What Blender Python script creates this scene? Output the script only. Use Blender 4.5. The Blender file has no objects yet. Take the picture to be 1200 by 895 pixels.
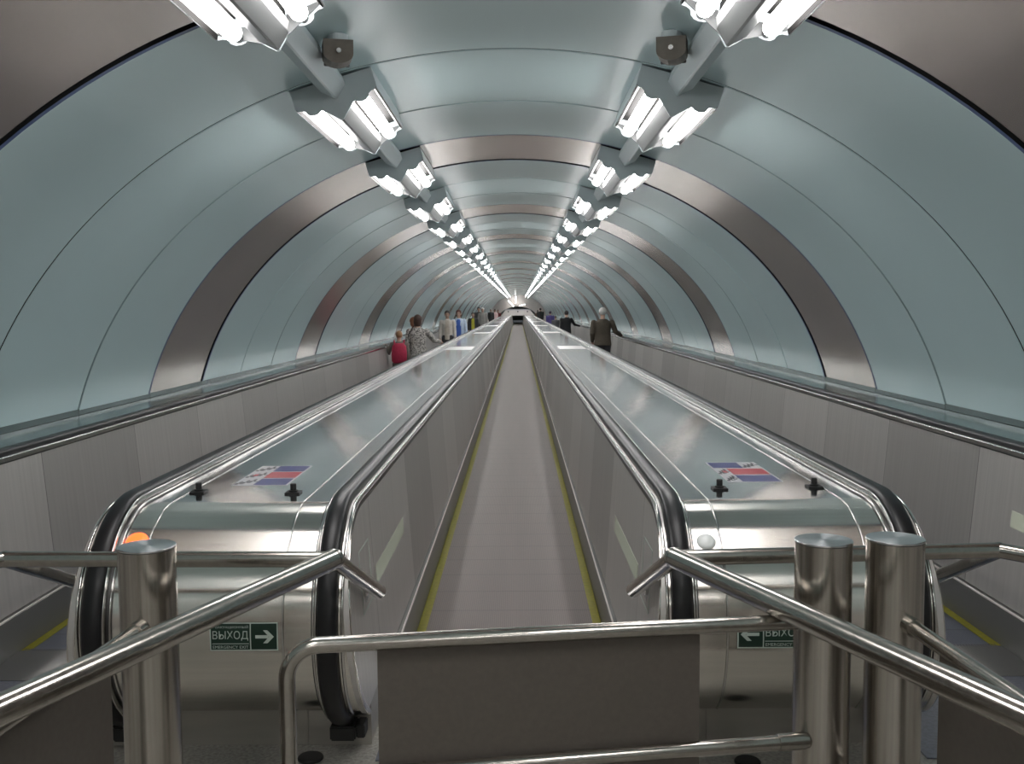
import bpy, bmesh, math, random
from mathutils import Vector, Matrix
random.seed(7)
PI = math.pi
SC = bpy.context.scene
COL = SC.collection
rad = math.radians

# ------------------------------------------------------------------ materials
def mat(name, col, metal=0.0, rough=0.5, emit=None, estr=0.0, coat=0.0, spec=0.5, aniso=0.0):
    m = bpy.data.materials.new(name); m.use_nodes = True
    b = m.node_tree.nodes['Principled BSDF']
    b.inputs['Base Color'].default_value = (*col, 1)
    b.inputs['Metallic'].default_value = metal
    b.inputs['Roughness'].default_value = rough
    b.inputs['Specular IOR Level'].default_value = spec
    b.inputs['Coat Weight'].default_value = coat
    b.inputs['Coat Roughness'].default_value = 0.12
    if emit:
        b.inputs['Emission Color'].default_value = (*emit, 1)
        b.inputs['Emission Strength'].default_value = estr
    if aniso:
        b.inputs['Anisotropic'].default_value = aniso
        t = m.node_tree.nodes.new('ShaderNodeTangent'); t.direction_type = 'RADIAL'; t.axis = 'Z'
        m.node_tree.links.new(t.outputs[0], b.inputs['Tangent'])
    return m

def noisy(m, scale=(5, 5, 5), detail=4, amt=0.15, bump=0.0, bdist=0.01, rvar=0.0, dist=0.0):
    """procedural variation of colour, roughness and relief"""
    nt = m.node_tree; b = nt.nodes['Principled BSDF']; L = nt.links
    tc = nt.nodes.new('ShaderNodeTexCoord'); mp = nt.nodes.new('ShaderNodeMapping')
    mp.inputs['Scale'].default_value = scale
    L.new(tc.outputs['Object'], mp.inputs['Vector'])
    n = nt.nodes.new('ShaderNodeTexNoise'); n.inputs['Detail'].default_value = detail
    n.inputs['Scale'].default_value = 1.0; n.inputs['Distortion'].default_value = dist
    L.new(mp.outputs[0], n.inputs['Vector'])
    base = b.inputs['Base Color'].default_value[:3]
    if amt:
        r = nt.nodes.new('ShaderNodeValToRGB')
        r.color_ramp.elements[0].position = 0.3; r.color_ramp.elements[1].position = 0.7
        r.color_ramp.elements[0].color = (*[c*(1-amt) for c in base], 1)
        r.color_ramp.elements[1].color = (*[min(1, c*(1+amt)) for c in base], 1)
        L.new(n.outputs['Fac'], r.inputs['Fac']); L.new(r.outputs['Color'], b.inputs['Base Color'])
    if rvar:
        mr = nt.nodes.new('ShaderNodeMapRange'); r0 = b.inputs['Roughness'].default_value
        mr.inputs['To Min'].default_value = max(0.02, r0-rvar); mr.inputs['To Max'].default_value = r0+rvar
        L.new(n.outputs['Fac'], mr.inputs['Value']); L.new(mr.outputs[0], b.inputs['Roughness'])
    if bump:
        bp = nt.nodes.new('ShaderNodeBump'); bp.inputs['Strength'].default_value = bump
        bp.inputs['Distance'].default_value = bdist
        L.new(n.outputs['Fac'], bp.inputs['Height']); L.new(bp.outputs[0], b.inputs['Normal'])
    return m

def panel_joints(m, period, phase, width=0.006, tone=0.10, joint=0.35):
    """vertical sheet joints every <period> metres along Y, each sheet a slightly different tone"""
    nt = m.node_tree; b = nt.nodes['Principled BSDF']; L = nt.links
    tc = nt.nodes.new('ShaderNodeTexCoord'); sp = nt.nodes.new('ShaderNodeSeparateXYZ')
    L.new(tc.outputs['Object'], sp.inputs[0])
    def mth(op, a, bb=None, cl=False):
        n = nt.nodes.new('ShaderNodeMath'); n.operation = op; n.use_clamp = cl
        for i, v in enumerate((a, bb)):
            if v is None: continue
            if isinstance(v, (int, float)): n.inputs[i].default_value = v
            else: L.new(v, n.inputs[i])
        return n.outputs[0]
    t = mth('DIVIDE', mth('SUBTRACT', sp.outputs['Y'], phase), period)
    fr = mth('FRACT', t); fl = mth('FLOOR', t)
    j = mth('LESS_THAN', fr, width/period)
    wn = nt.nodes.new('ShaderNodeTexWhiteNoise'); wn.noise_dimensions = '1D'; L.new(fl, wn.inputs['W'])
    v = mth('ADD', mth('MULTIPLY', wn.outputs['Value'], tone*2), 1-tone)
    v = mth('MULTIPLY', v, mth('SUBTRACT', 1.0, mth('MULTIPLY', j, 1-joint)))
    src = b.inputs['Base Color'].links[0].from_socket if b.inputs['Base Color'].links else None
    mx = nt.nodes.new('ShaderNodeVectorMath'); mx.operation = 'SCALE'
    if src: L.new(src, mx.inputs[0])
    else: mx.inputs[0].default_value = b.inputs['Base Color'].default_value[:3]
    L.new(v, mx.inputs['Scale']); L.new(mx.outputs[0], b.inputs['Base Color'])
    return m

M = {}
M['teal'] = noisy(mat('teal satin vault panel', (.50, .645, .665), .12, .36, coat=.32), (.5, .5, .5), 3, .04, 0, .02, .03)
M['bronze'] = noisy(mat('warm brushed steel vault panel', (.64, .57, .53), .85, .22), (1, 1, 1), 3, .05, 0, .02, .03)
M['navy'] = mat('dark blue panel edge', (.05, .085, .20), 0, .45)
M['gap'] = mat('black joint', (.01, .012, .012), 0, .9)
M['edge'] = mat('panel edge', (.30, .40, .41), .2, .4)
M['fixture'] = mat('grey green enamel', (.56, .63, .65), .1, .4)
M['spine'] = mat('dull grey enamel', (.10, .105, .105), .1, .4)
M['reflector'] = mat('white reflector fin', (.5, .5, .5), .3, .3)
M['recess'] = mat('dark lamp recess', (.008, .0075, .007), 0, .6, spec=.05)
M['lamp'] = mat('lit tube', (1, 1, 1), 0, .5, (1.0, .975, .965), 12.5)
M['farlamp'] = mat('lit far tube', (1, 1, 1), 0, .5, (1, .99, .96), 4.0)
M['steel'] = noisy(mat('satin stainless tube', (.42, .395, .36), 1, .20), (60, 60, 60), 2, .08, 0, 0, .05)
M['post'] = noisy(mat('brushed stainless post', (.47, .44, .40), 1, .23, aniso=.6), (140, 140, 1.5), 3, .12, 0, 0, .06)
M['cap'] = mat('radially brushed stainless cap', (.60, .61, .62), 1, .25, aniso=.9)
M['cap'].node_tree.nodes['Principled BSDF'].inputs['Anisotropic Rotation'].default_value = .25
M['drum'] = noisy(mat('satin stainless newel', (.74, .71, .66), 1, .20), (1.5, 60, 60), 3, .04, 0, 0, .02)
_b = M['drum'].node_tree.nodes['Principled BSDF']; _b.inputs['Anisotropic'].default_value = .9
_c = M['drum'].node_tree.nodes.new('ShaderNodeCombineXYZ'); _c.inputs[0].default_value = 1
M['drum'].node_tree.links.new(_c.outputs[0], _b.inputs['Tangent'])
M['deck'] = noisy(mat('polished stainless deck', (.56, .58, .58), 1, .10), (1.3, .6, 1), 3, .04, .16, .03, .02, .8)
M['glint'] = mat('bright brushed cover', (.80, .80, .79), .6, .45)  # pale colour stands for lamp light mirrored across the deck
M['strip'] = noisy(mat('stainless deck border', (.46, .46, .46), 1, .15), (1, .8, 1), 3, .05, .15, .01, .03)
M['chrome'] = mat('bright chrome lip', (.60, .59, .57), 1, .14)
M['dsteel'] = mat('dark steel groove', (.10, .10, .10), .9, .35)
M['side'] = panel_joints(noisy(mat('matt stainless side panel', (.55, .53, .51), .65, .42), (3, 40, 1.0), 3, .06, 0, 0, .04), 1.352, .117, .006, .15)  # sheet-to-sheet tone stands for uneven reflections, put into the colour
M['skirt'] = noisy(mat('grey skirt panel', (.24, .235, .225), .5, .4), (3, 3, 3), 2, .05)
M['rubber'] = mat('black handrail rubber', (.010, .010, .011), 0, .38, spec=.4)
M['black'] = mat('black plastic', (.01, .01, .01), 0, .45)
M['ledge'] = panel_joints(noisy(mat('grey green glossy ledge', (.20, .25, .25), .5, .18), (1, 1, 1), 2, .05), 1.352, .117, .008, .03)
M['yellow'] = noisy(mat('dull yellow edge line', (.215, .195, .004), 0, .55), (30, 30, 30), 3, .15)
M['plinth'] = noisy(mat('dark satin plinth', (.42, .40, .36), .7, .4), (3, 3, 20), 2, .05)
M['gate'] = noisy(mat('brown grey infill panel', (.125, .108, .092), .25, .5), (60, 60, 60), 3, .06)
M['plate'] = noisy(mat('blue grey ribbed landing plate', (.13, .14, .18), .5, .35), (60, 60, 60), 3, .2, .3, .003)
M['red'] = mat('red lit lamp', (.9, .1, .02), 0, .3, (1, .10, .02), 1.3)
M['frost'] = mat('frosted pale lens', (.75, .78, .76), .0, .25)
M['green'] = mat('dark green sign', (.006, .030, .018), 0, .45)
M['signwhite'] = mat('pale sign lettering', (.52, .60, .54), 0, .5)
M['glow'] = mat('pale green safety tape', (.60, .63, .51), 0, .5)
M['white'] = mat('white paper', (.50, .50, .52), 0, .35)
M['blue'] = mat('blue print', (.035, .04, .16), 0, .35)
M['printlight'] = mat('light blue print', (.11, .12, .28), 0, .35)
M['redp'] = mat('red print', (.40, .03, .05), 0, .35)
M['redlight'] = mat('light red print', (.50, .12, .14), 0, .35)
M['ink'] = mat('black print', (.03, .03, .04), 0, .4)
M['orange'] = mat('orange print', (.7, .22, .05), 0, .4)
M['fitting'] = noisy(mat('beige grey painted metal', (.17, .15, .125), .2, .45), (20, 20, 20), 3, .15)
M['plaster'] = noisy(mat('pale pink plaster', (.88, .80, .77), 0, .7), (2, 2, 2), 3, .05)
M['offwhite'] = mat('off white enamel', (.85, .79, .76), 0, .5)
M['darkwall'] = noisy(mat('dim far tunnel wall', (.20, .24, .23), .2, .5), (1, 1, 1), 2, .1)

def floor_mat():
    m = mat('speckled granite floor', (.31, .295, .265), 0, .4)
    noisy(m, (70, 70, 70), 5, .35)
    return m
M['floor'] = floor_mat()

def belt_mat(name, col, x0):
    """aluminium pallets: fine lengthwise grooves and a cross seam at each pallet"""
    m = mat(name, col, .08, .5); nt = m.node_tree; L = nt.links; b = nt.nodes['Principled BSDF']
    tc = nt.nodes.new('ShaderNodeTexCoord'); sp = nt.nodes.new('ShaderNodeSeparateXYZ'); L.new(tc.outputs['Object'], sp.inputs[0])
    def mth(op, a, bb=None):
        n = nt.nodes.new('ShaderNodeMath'); n.operation = op
        for i, v in enumerate((a, bb)):
            if v is None: continue
            if isinstance(v, (int, float)): n.inputs[i].default_value = v
            else: L.new(v, n.inputs[i])
        return n.outputs[0]
    fr = mth('FRACT', mth('DIVIDE', mth('SUBTRACT', sp.outputs['Y'], 5.68), .39))
    seam = mth('LESS_THAN', fr, .022)
    gr = mth('LESS_THAN', mth('FRACT', mth('DIVIDE', sp.outputs['X'], .0115)), .42)
    ns = nt.nodes.new('ShaderNodeTexNoise'); ns.inputs['Scale'].default_value = 2.2; ns.inputs['Detail'].default_value = 3
    mp = nt.nodes.new('ShaderNodeMapping'); mp.inputs['Scale'].default_value = (3.2, .12, 1); L.new(tc.outputs['Object'], mp.inputs[0]); L.new(mp.outputs[0], ns.inputs['Vector'])
    nz = nt.nodes.new('ShaderNodeTexNoise'); nz.inputs['Scale'].default_value = 90; L.new(tc.outputs['Object'], nz.inputs['Vector'])
    f = mth('MULTIPLY', mth('SUBTRACT', 1.0, mth('MULTIPLY', seam, .65)), mth('SUBTRACT', 1.0, mth('MULTIPLY', gr, .34)))
    f = mth('MULTIPLY', f, mth('ADD', .82, mth('MULTIPLY', ns.outputs['Fac'], .36)))
    f = mth('MULTIPLY', f, mth('ADD', .85, mth('MULTIPLY', nz.outputs['Fac'], .3)))
    mx = nt.nodes.new('ShaderNodeVectorMath'); mx.operation = 'SCALE'; mx.inputs[0].default_value = col
    L.new(f, mx.inputs['Scale']); L.new(mx.outputs[0], b.inputs['Base Color'])
    return m
M['belt'] = belt_mat('warm grey grooved pallets', (.118, .089, .076), 0)
M['belt2'] = belt_mat('blue grey grooved pallets', (.105, .112, .145), 0)

# ------------------------------------------------------------------ helpers
def link(name, me, m=None, parent=None, loc=(0, 0, 0)):
    o = bpy.data.objects.new(name, me); COL.objects.link(o); o.location = loc
    if m is not None:
        for mm in (m if isinstance(m, (list, tuple)) else [m]): me.materials.append(mm)
    if parent: o.parent = parent
    return o
def finish(name, bm, m, parent=None, loc=(0, 0, 0), smooth=None, recalc=True):
    if recalc: bmesh.ops.recalc_face_normals(bm, faces=bm.faces)
    me = bpy.data.meshes.new(name); bm.to_mesh(me); bm.free()
    if smooth is not None:
        for p in me.polygons: p.use_smooth = True
        me.set_sharp_from_angle(angle=rad(smooth))
    return link(name, me, m, parent, loc)
def thing(name, label, cat, loc=(0, 0, 0), rz=0, group=None):
    o = bpy.data.objects.new(name, None); COL.objects.link(o); o.empty_display_size = .1
    o.location = loc; o.rotation_euler = (0, 0, rz); o['label'] = label; o['category'] = cat
    if group: o['group'] = group
    return o
def tag(o, label, cat, group=None):
    o['label'] = label; o['category'] = cat
    if group: o['group'] = group
    return o
def struct(o, label=None):
    o['kind'] = 'structure'
    if label: o['label'] = label
    return o
def box(bm, x0, x1, y0, y1, z0, z1, bev=0):
    r = bmesh.ops.create_cube(bm, size=1)
    for v in r['verts']:
        v.co = Vector(((x0+x1)/2+v.co.x*(x1-x0), (y0+y1)/2+v.co.y*(y1-y0), (z0+z1)/2+v.co.z*(z1-z0)))
    if bev:
        es = list({e for v in r['verts'] for e in v.link_edges})
        bmesh.ops.bevel(bm, geom=es, offset=bev, segments=2, affect='EDGES')
def tube(bm, pts, r, n=20, cap=True, rend=None):
    """round bar through a list of points (mitred)"""
    pts = [Vector(p) for p in pts]; rings = []
    up = None
    for i, p in enumerate(pts):
        if i == 0: t = (pts[1]-p).normalized()
        elif i == len(pts)-1: t = (p-pts[i-1]).normalized()
        else: t = ((p-pts[i-1]).normalized()+(pts[i+1]-p).normalized()).normalized()
        if up is None:
            up = Vector((0, 0, 1)) if abs(t.z) < .9 else Vector((0, 1, 0))
        a = t.cross(up)
        if a.length < 1e-4: a = t.orthogonal()
        a.normalize(); up = a.cross(t).normalized()
        s = 1
        if 0 < i < len(pts)-1:
            c = (p-pts[i-1]).normalized().dot(t); s = 1/max(c, .4)
        rr = r if not isinstance(r, (list, tuple)) else r[i]
        # stretch in the mitre plane
        bend = None
        if s > 1.001:
            bend = ((pts[i+1]-p).normalized()-(p-pts[i-1]).normalized()).normalized()
        ring = []
        for k in range(n):
            th = 2*PI*k/n; d = a*math.cos(th)*rr+up*math.sin(th)*rr
            if bend is not None: d = d+bend*(d.dot(bend))*(s-1)
            ring.append(bm.verts.new(p+d))
        rings.append(ring)
    for A, B in zip(rings, rings[1:]):
        for k in range(n): bm.faces.new((A[k], A[(k+1) % n], B[(k+1) % n], B[k]))
    if cap: bm.faces.new(rings[0][::-1]); bm.faces.new(rings[-1])
def arc_pts(p0, c, p1, r, n=8):
    """round the corner c between p0 and p1"""
    p0, c, p1 = Vector(p0), Vector(c), Vector(p1)
    a = (p0-c).normalized(); b = (p1-c).normalized(); ang = a.angle(b)
    d = r/math.tan(ang/2); s = c+a*d; e = c+b*d
    ctr = c+(a+b).normalized()*(r/math.sin(ang/2)); out = []
    va, vb = s-ctr, e-ctr
    tot = va.angle(vb); ax = va.cross(vb).normalized()
    for i in range(n+1): out.append(ctr+Matrix.Rotation(tot*i/n, 3, ax) @ va)
    return out
def cyl(bm, c, r, z0, z1, n=48, bev=0):
    prof = [(0, z0), (r-bev, z0), (r, z0+bev), (r, z1-bev), (r-bev, z1), (0, z1)] if bev else [(0, z0), (r, z0), (r, z1), (0, z1)]
    rings = []
    for rr, z in prof:
        if rr == 0: rings.append([bm.verts.new((c[0], c[1], z))])
        else: rings.append([bm.verts.new((c[0]+rr*math.cos(2*PI*k/n), c[1]+rr*math.sin(2*PI*k/n), z)) for k in range(n)])
    for A, B in zip(rings, rings[1:]):
        for k in range(n):
            k2 = (k+1) % n
            if len(A) == 1: bm.faces.new((A[0], B[k2], B[k]))
            elif len(B) == 1: bm.faces.new((A[k], A[k2], B[0]))
            else: bm.faces.new((A[k], A[k2], B[k2], B[k]))

YC, ZC, YEND = 3.97, .56, 104.0     # newel centre line and far end of the walkways
def sweep(bm, prof, phi_end, sx=1, closed=True, y_far=YEND, steps=36, caps=True):
    """profile points (x, z) carried along the deck and round the newel"""
    st = [('s', y_far)]+[('s', y) for y in (60, 30, 16, 10, 7, 5.5, 4.6)]+[('a', math.radians(phi_end)*i/steps) for i in range(steps+1)]
    rings = []
    for k, v in st:
        ring = []
        for (x, z) in prof:
            if k == 's': ring.append(bm.verts.new((sx*x, v, z)))
            else:
                r = z-ZC; ring.append(bm.verts.new((sx*x, YC-r*math.sin(v), ZC+r*math.cos(v))))
        rings.append(ring)
    n = len(prof)
    for A, B in zip(rings, rings[1:]):
        for i in range(n if closed else n-1): bm.faces.new((A[i], A[(i+1) % n], B[(i+1) % n], B[i]))
    if closed and caps: bm.faces.new(rings[0]); bm.faces.new(rings[-1][::-1])

def halfround(x0, x1, z0, z1, n=6):
    """little rounded lip section"""
    pts = [(x0, z0)]
    for i in range(n+1):
        t = PI*(1-i/n); pts.append(((x0+x1)/2+math.cos(t)*(x1-x0)/2, z1-(x1-x0)*.5+math.sin(t)*(x1-x0)/2))
    pts.append((x1, z0)); return pts

# ------------------------------------------------------------------ vault
A_, B_, ZE = 3.088, 2.7205, .4297
D0, SP = 8.229, 1.352
T0 = math.asin((1.06-ZE)/B_)
K0, K1 = -11, 74
def vpt(t, off=0):      # off > 0 = outwards
    x, z = A_*math.cos(t), B_*math.sin(t)
    n = Vector((math.cos(t)/A_, 0, math.sin(t)/B_)).normalized()
    return Vector((x, 0, ZE+z))+n*off
def build_vault():
    bm = bmesh.new(); N = 72
    ts = [T0+(PI-2*T0)*i/N for i in range(N+1)]
    def band(y0, y1, o0, o1, mi):
        prev = None
        va = [bm.verts.new(vpt(t, o0)+Vector((0, y0, 0))) for t in ts]
        vb = [bm.verts.new(vpt(t, o1)+Vector((0, y1, 0))) for t in ts]
        for i in range(N):
            f = bm.faces.new((va[i], va[i+1], vb[i+1], vb[i])); f.material_index = mi; f.smooth = True
    for k in range(K0, K1):
        y0, y1 = D0+k*SP, D0+(k+1)*SP; c = k % 4
        mi = 1 if c == 0 else 0
        off = {0: .006, 1: 0, 2: 0, 3: -.003}[c]
        g0 = .014 if c in (0, 1) else (.007 if c == 3 else .010)
        g1 = .014 if c in (0, 3) else (.007 if c == 2 else .010)
        a, b = y0+g0, y1-g1
        bv = .005
        if c == 1:   # blue trim beside the steel ring
            band(a, a+.030, off, off, 2); a += .030
        if c == 3:
            band(b-.026, b, off, off, 2); b0 = b; b -= .026
        band(a+bv, b-bv, off, off, mi)
        em = 4 if c == 3 else mi
        band(a, a+bv, off+bv, off, em); band(b-bv, b, off, off+bv, mi)
        band(a, a, off+.03, off+bv, em if c == 3 else 3); 
        e = b0 if c == 3 else b
        band(e, e, off+.03, off+bv if c != 3 else off, 3)
    band(D0+K0*SP, D0+K1*SP, .032, .032, 3)
    me = bpy.data.meshes.new('ceiling'); bm.to_mesh(me); bm.free()
    o = link('ceiling', me, [M['teal'], M['bronze'], M['navy'], M['gap'], M['edge']])
    # solid shell behind, so that the tunnel stays closed
    return struct(o, 'arched tunnel lining of blue green panels with steel rings')
build_vault()
YB, YF = D0+K0*SP, D0+K1*SP

# floor and low side walls
bm = bmesh.new()
box(bm, -3.2, 3.2, YB, 4.92, -.2, 0); box(bm, -3.2, 3.2, 4.92, YEND, -.2, -.06); box(bm, -3.2, 3.2, YEND, YF+14, -.2, 0)
struct(finish('floor', bm, M['floor']), 'speckled grey stone floor')
for side, s in (('left', -1), ('right', 1)):
    bm = bmesh.new(); box(bm, min(s*3.03, s*3.15), max(s*3.03, s*3.15), YB, YF, 0, 1.075)
    struct(finish('wall_'+side, bm, M['side']), 'low wall under the foot of the vault')
bm = bmesh.new(); box(bm, -3.3, 3.3, YB-.15, YB, 0, 3.3)
struct(finish('wall_back', bm, M['offwhite']), 'plain wall behind the viewer')

# ------------------------------------------------------------------ far end
def far_end():
    # end wall with an arched opening, plus the hall beyond
    bm = bmesh.new(); y = YF; N = 40
    def ring(fn): return [bm.verts.new(fn(PI*i/N)) for i in range(N+1)]
    for yy in (y, y+.4):
        pass
    o0 = ring(lambda t: (3.3*math.cos(t), y, max(0, .3+2.95*math.sin(t))))
    i0 = ring(lambda t: (2.25*math.cos(t), y, .3+1.6*math.sin(t)))
    i1 = ring(lambda t: (2.25*math.cos(t), y+.5, .3+1.6*math.sin(t)))
    for i in range(N):
        bm.faces.new((o0[i], o0[i+1], i0[i+1], i0[i])); bm.faces.new((i0[i], i0[i+1], i1[i+1], i1[i]))
    for j in (0, N):
        a = bm.verts.new((o0[j].co.x, y, 0)); b = bm.verts.new((i0[j].co.x, y, 0)); c = bm.verts.new((i0[j].co.x, y+.5, 0))
        bm.faces.new((o0[j], a, b, i0[j])); bm.faces.new((i0[j], b, c, i1[j]))
    struct(finish('wall_front', bm, M['plaster']), 'pale end wall with an arched opening')
    bm = bmesh.new()
    a = [bm.verts.new((2.6*math.cos(PI*i/N), y+.5, .25+2.0*math.sin(PI*i/N))) for i in range(N+1)]
    b = [bm.verts.new((2.6*math.cos(PI*i/N), y+13, .25+2.0*math.sin(PI*i/N))) for i in range(N+1)]
    for i in range(N): bm.faces.new((a[i], a[i+1], b[i+1], b[i]))
    bm.faces.new(b)
    struct(finish('wall_far', bm, M['darkwall']), 'dim passage beyond the end wall')
far_end()
# pale hood of the far landing
t = thing('landing_hood', 'pale trapezoid hood across the far end of the middle walkway', 'hood', (0, 104.6, 0))
bm = bmesh.new()
sec = [(-1.75, .95), (1.75, .95), (1.30, 1.52), (-1.30, 1.52)]
f0 = [bm.verts.new((x, 0, z)) for x, z in sec]; f1 = [bm.verts.new((x, .9, z)) for x, z in sec]
bm.faces.new(f0); bm.faces.new(f1[::-1])
for i in range(4): bm.faces.new((f0[i], f0[(i+1) % 4], f1[(i+1) % 4], f1[i]))
finish('hood', bm, M['offwhite'], t)
bm = bmesh.new(); box(bm, -1.38, 1.38, -.06, .9, 1.52, 1.62, .02); finish('rim', bm, M['white'], t)
for s in (-1.0, 0, 1.0):
    bm = bmesh.new(); cyl(bm, (0, 0), .07, 0, .03, 16)
    o = finish('indicator', bm, M['ink'], t); o.rotation_euler = (PI/2, 0, 0); o.location = (s, -.002, 1.36)
for s in (-1, 1):
    bm = bmesh.new(); box(bm, s*1.45-.15, s*1.45+.15, .1, .7, 0, .95, .02); finish('support', bm, M['side'], t)

for a, b, lab in (((-1.05, 2.55), (-.45, 1.92), 'slanting white strip light left on the far end wall'), ((-.22, 2.25), (-.22, 3.0), 'upright white strip light near the middle of the far end wall'), ((.15, 1.98), (.80, 2.12), 'short white strip light right on the far end wall')):
    t = thing('strip_light', lab, 'strip light', (0, YF-.34, 0))
    bm = bmesh.new(); tube(bm, [(a[0], 0, a[1]), (b[0], .0, b[1])], .05, 12); finish('lamp', bm, M['farlamp'], t, smooth=40)
    bm = bmesh.new(); tube(bm, [(a[0], .12, a[1]), (b[0], .12, b[1])], .07, 12); finish('backing', bm, M['offwhite'], t, smooth=40)
    for q in (.1, .9):
        p = (a[0]+(b[0]-a[0])*q, a[1]+(b[1]-a[1])*q); bm = bmesh.new(); tube(bm, [(p[0], .0, p[1]), (p[0], .25, p[1])], .02, 8); finish('bracket', bm, M['offwhite'], t)
# ------------------------------------------------------------------ lights
T_F = math.acos(.966/A_)
def frame(side):
    t = T_F if side > 0 else PI-T_F
    p = vpt(t, -.013)
    n = -Vector((math.cos(t)/A_, 0, math.sin(t)/B_)).normalized()     # inward / down
    u = Vector((-n.z, 0, n.x))
    if u.x < 0: u = -u
    if side > 0: u = u           # u points to +x
    return p, u, n
def ext(bm, sec, y0, y1, F):
    p, u, n = F
    a = [bm.verts.new(p+u*s[0]+n*s[1]+Vector((0, y0, 0))) for s in sec]
    b = [bm.verts.new(p+u*s[0]+n*s[1]+Vector((0, y1, 0))) for s in sec]
    k = len(sec); bm.faces.new(a); bm.faces.new(b[::-1])
    for i in range(k): bm.faces.new((a[i], b[i], b[(i+1) % k], a[(i+1) % k]))
FL = 1.25
def plate_sec():
    s = [(-.23, 0), (-.23, .10), (-.222, .116)]
    s += [(-.200, .118), (-.182, .126)]
    s += [(-.136+.044*math.cos(a), .130+.030*math.sin(a)) for a in [PI*(1-i/6) for i in range(1, 6)]]
    s += [(-.090, .146), (-.064, .170), (-.006, .224), (0, .224)]
    return s+[(-x, z) for x, z in s[-2::-1]]
def make_light(side):
    F0 = frame(side); p0, u, n = F0
    F = (Vector((0, 0, 0)), u, n)
    root = thing('ceiling_light', '', 'ceiling light', p0)
    bm = bmesh.new(); body = [(-.23, 0), (-.23, .105), (-.222, .115), (-.214, .10), (-.190, .055), (-.078, .055), (-.060, .155), (0, .205)]
    body += [(-x, z) for x, z in body[-2::-1]]
    ext(bm, body, .012, FL-.012, F); finish('housing', bm, M['recess'], root)
    for q in (-1, 1):
        for P in ([(.205, .088), (.227, .113), (.2285, .108), (.212, .086)], [(.0625, .148), (.0625, .160), (.078, .128), (.075, .126)]):
            bm = bmesh.new(); ext(bm, [(q*a_, b_) for a_, b_ in P], .014, FL-.014, F); finish('reflector_fin', bm, M['reflector'], root)
    bm = bmesh.new(); ext(bm, [(-.214, .10), (-.205, .088), (-.075, .10), (-.06, .155), (0, .20), (.06, .155), (.075, .10), (.205, .088), (.214, .10), (.0, .208)], FL-.018, FL-.0125, F); finish('inner_plate', bm, M['spine'], root)
    bm = bmesh.new(); ext(bm, [(-.233, -.002), (-.233, .106), (-.2305, .112), (-.2305, -.002)], .0, FL, F)
    ext(bm, [(.2305, -.002), (.2305, .112), (.233, .106), (.233, -.002)], .0, FL, F)
    finish('side_cover', bm, M['fixture'], root)
    bm = bmesh.new(); ext(bm, [(-.062, .150), (-.062, .168), (-.006, .221), (.006, .221), (.062, .168), (.062, .150)], .012, FL-.012, F); finish('spine', bm, M['spine'], root)
    bm = bmesh.new(); ext(bm, [(-.070, .0), (-.070, .050), (-.006, .108), (.006, .108), (.070, .050), (.070, .0)], FL+.001, 2*SP-.001, F); finish('cable_trunking', bm, M['fixture'], root)
    for y0 in (0, FL-.012):
        bm = bmesh.new(); ext(bm, plate_sec(), y0, y0+.012, F); finish('end_plate', bm, M['fixture'], root)
    for s in (-1, 1):
        bm = bmesh.new(); c = u*(.136*s)+n*.132; R = .036
        pts = []; rs = []
        for i in range(6): a = PI/2*i/5; pts.append(c+Vector((0, .075-R*math.cos(a), 0))); rs.append(max(.001, R*math.sin(a)))
        for i in range(6): a = PI/2*(1-i/5); pts.append(c+Vector((0, FL-.10+R*math.cos(a), 0))); rs.append(max(.001, R*math.sin(a)))
        tube(bm, pts, rs, 16); lt = finish('lamp_tube', bm, M['lamp'], root, smooth=60)
        for ya, yb in ((.013, .045), (FL-.070, FL-.013)):
            bm = bmesh.new(); tube(bm, [c+Vector((0, ya, 0)), c+Vector((0, yb, 0))], .02, 12)
            finish('lamp_holder', bm, M['dsteel'], lt)
    return root
def copy_tree(o, parent=None):
    c = o.copy(); COL.objects.link(c)
    if parent: c.parent = parent
    for ch in list(o.children): copy_tree(ch, c)
    return c
ORD = ['nearest', 'second', 'third', 'fourth', 'fifth', 'sixth', 'seventh', 'eighth', 'ninth', 'tenth']
def light_label(side, i):
    sd = 'left' if side < 0 else 'right'
    if i < 0: return 'unseen twin tube ceiling light added above and behind the viewer, %s row' % sd
    if i == 0: return 'nearest twin tube light of the %s row, cut by the top edge' % sd
    if i < len(ORD): return '%s twin tube ceiling light from the viewer in the %s row' % (ORD[i], sd)
    return 'small distant twin tube ceiling light beyond the tenth in the %s row' % sd
for side in (-1, 1):
    sd = 'left' if side < 0 else 'right'
    proto = make_light(side); first = True
    F = frame(side)
    for i in range(-3, 38):  # negative i: unseen lights added behind the viewer to light foreground metal
        y = D0+(2*i-4)*SP+.03
        if y+FL > YF-1: break
        o = proto if first else copy_tree(proto); first = False
        o.location = (F[0].x, y, F[0].z); o['label'] = light_label(side, i); o['group'] = 'twin tube ceiling lights of the %s row' % sd

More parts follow.
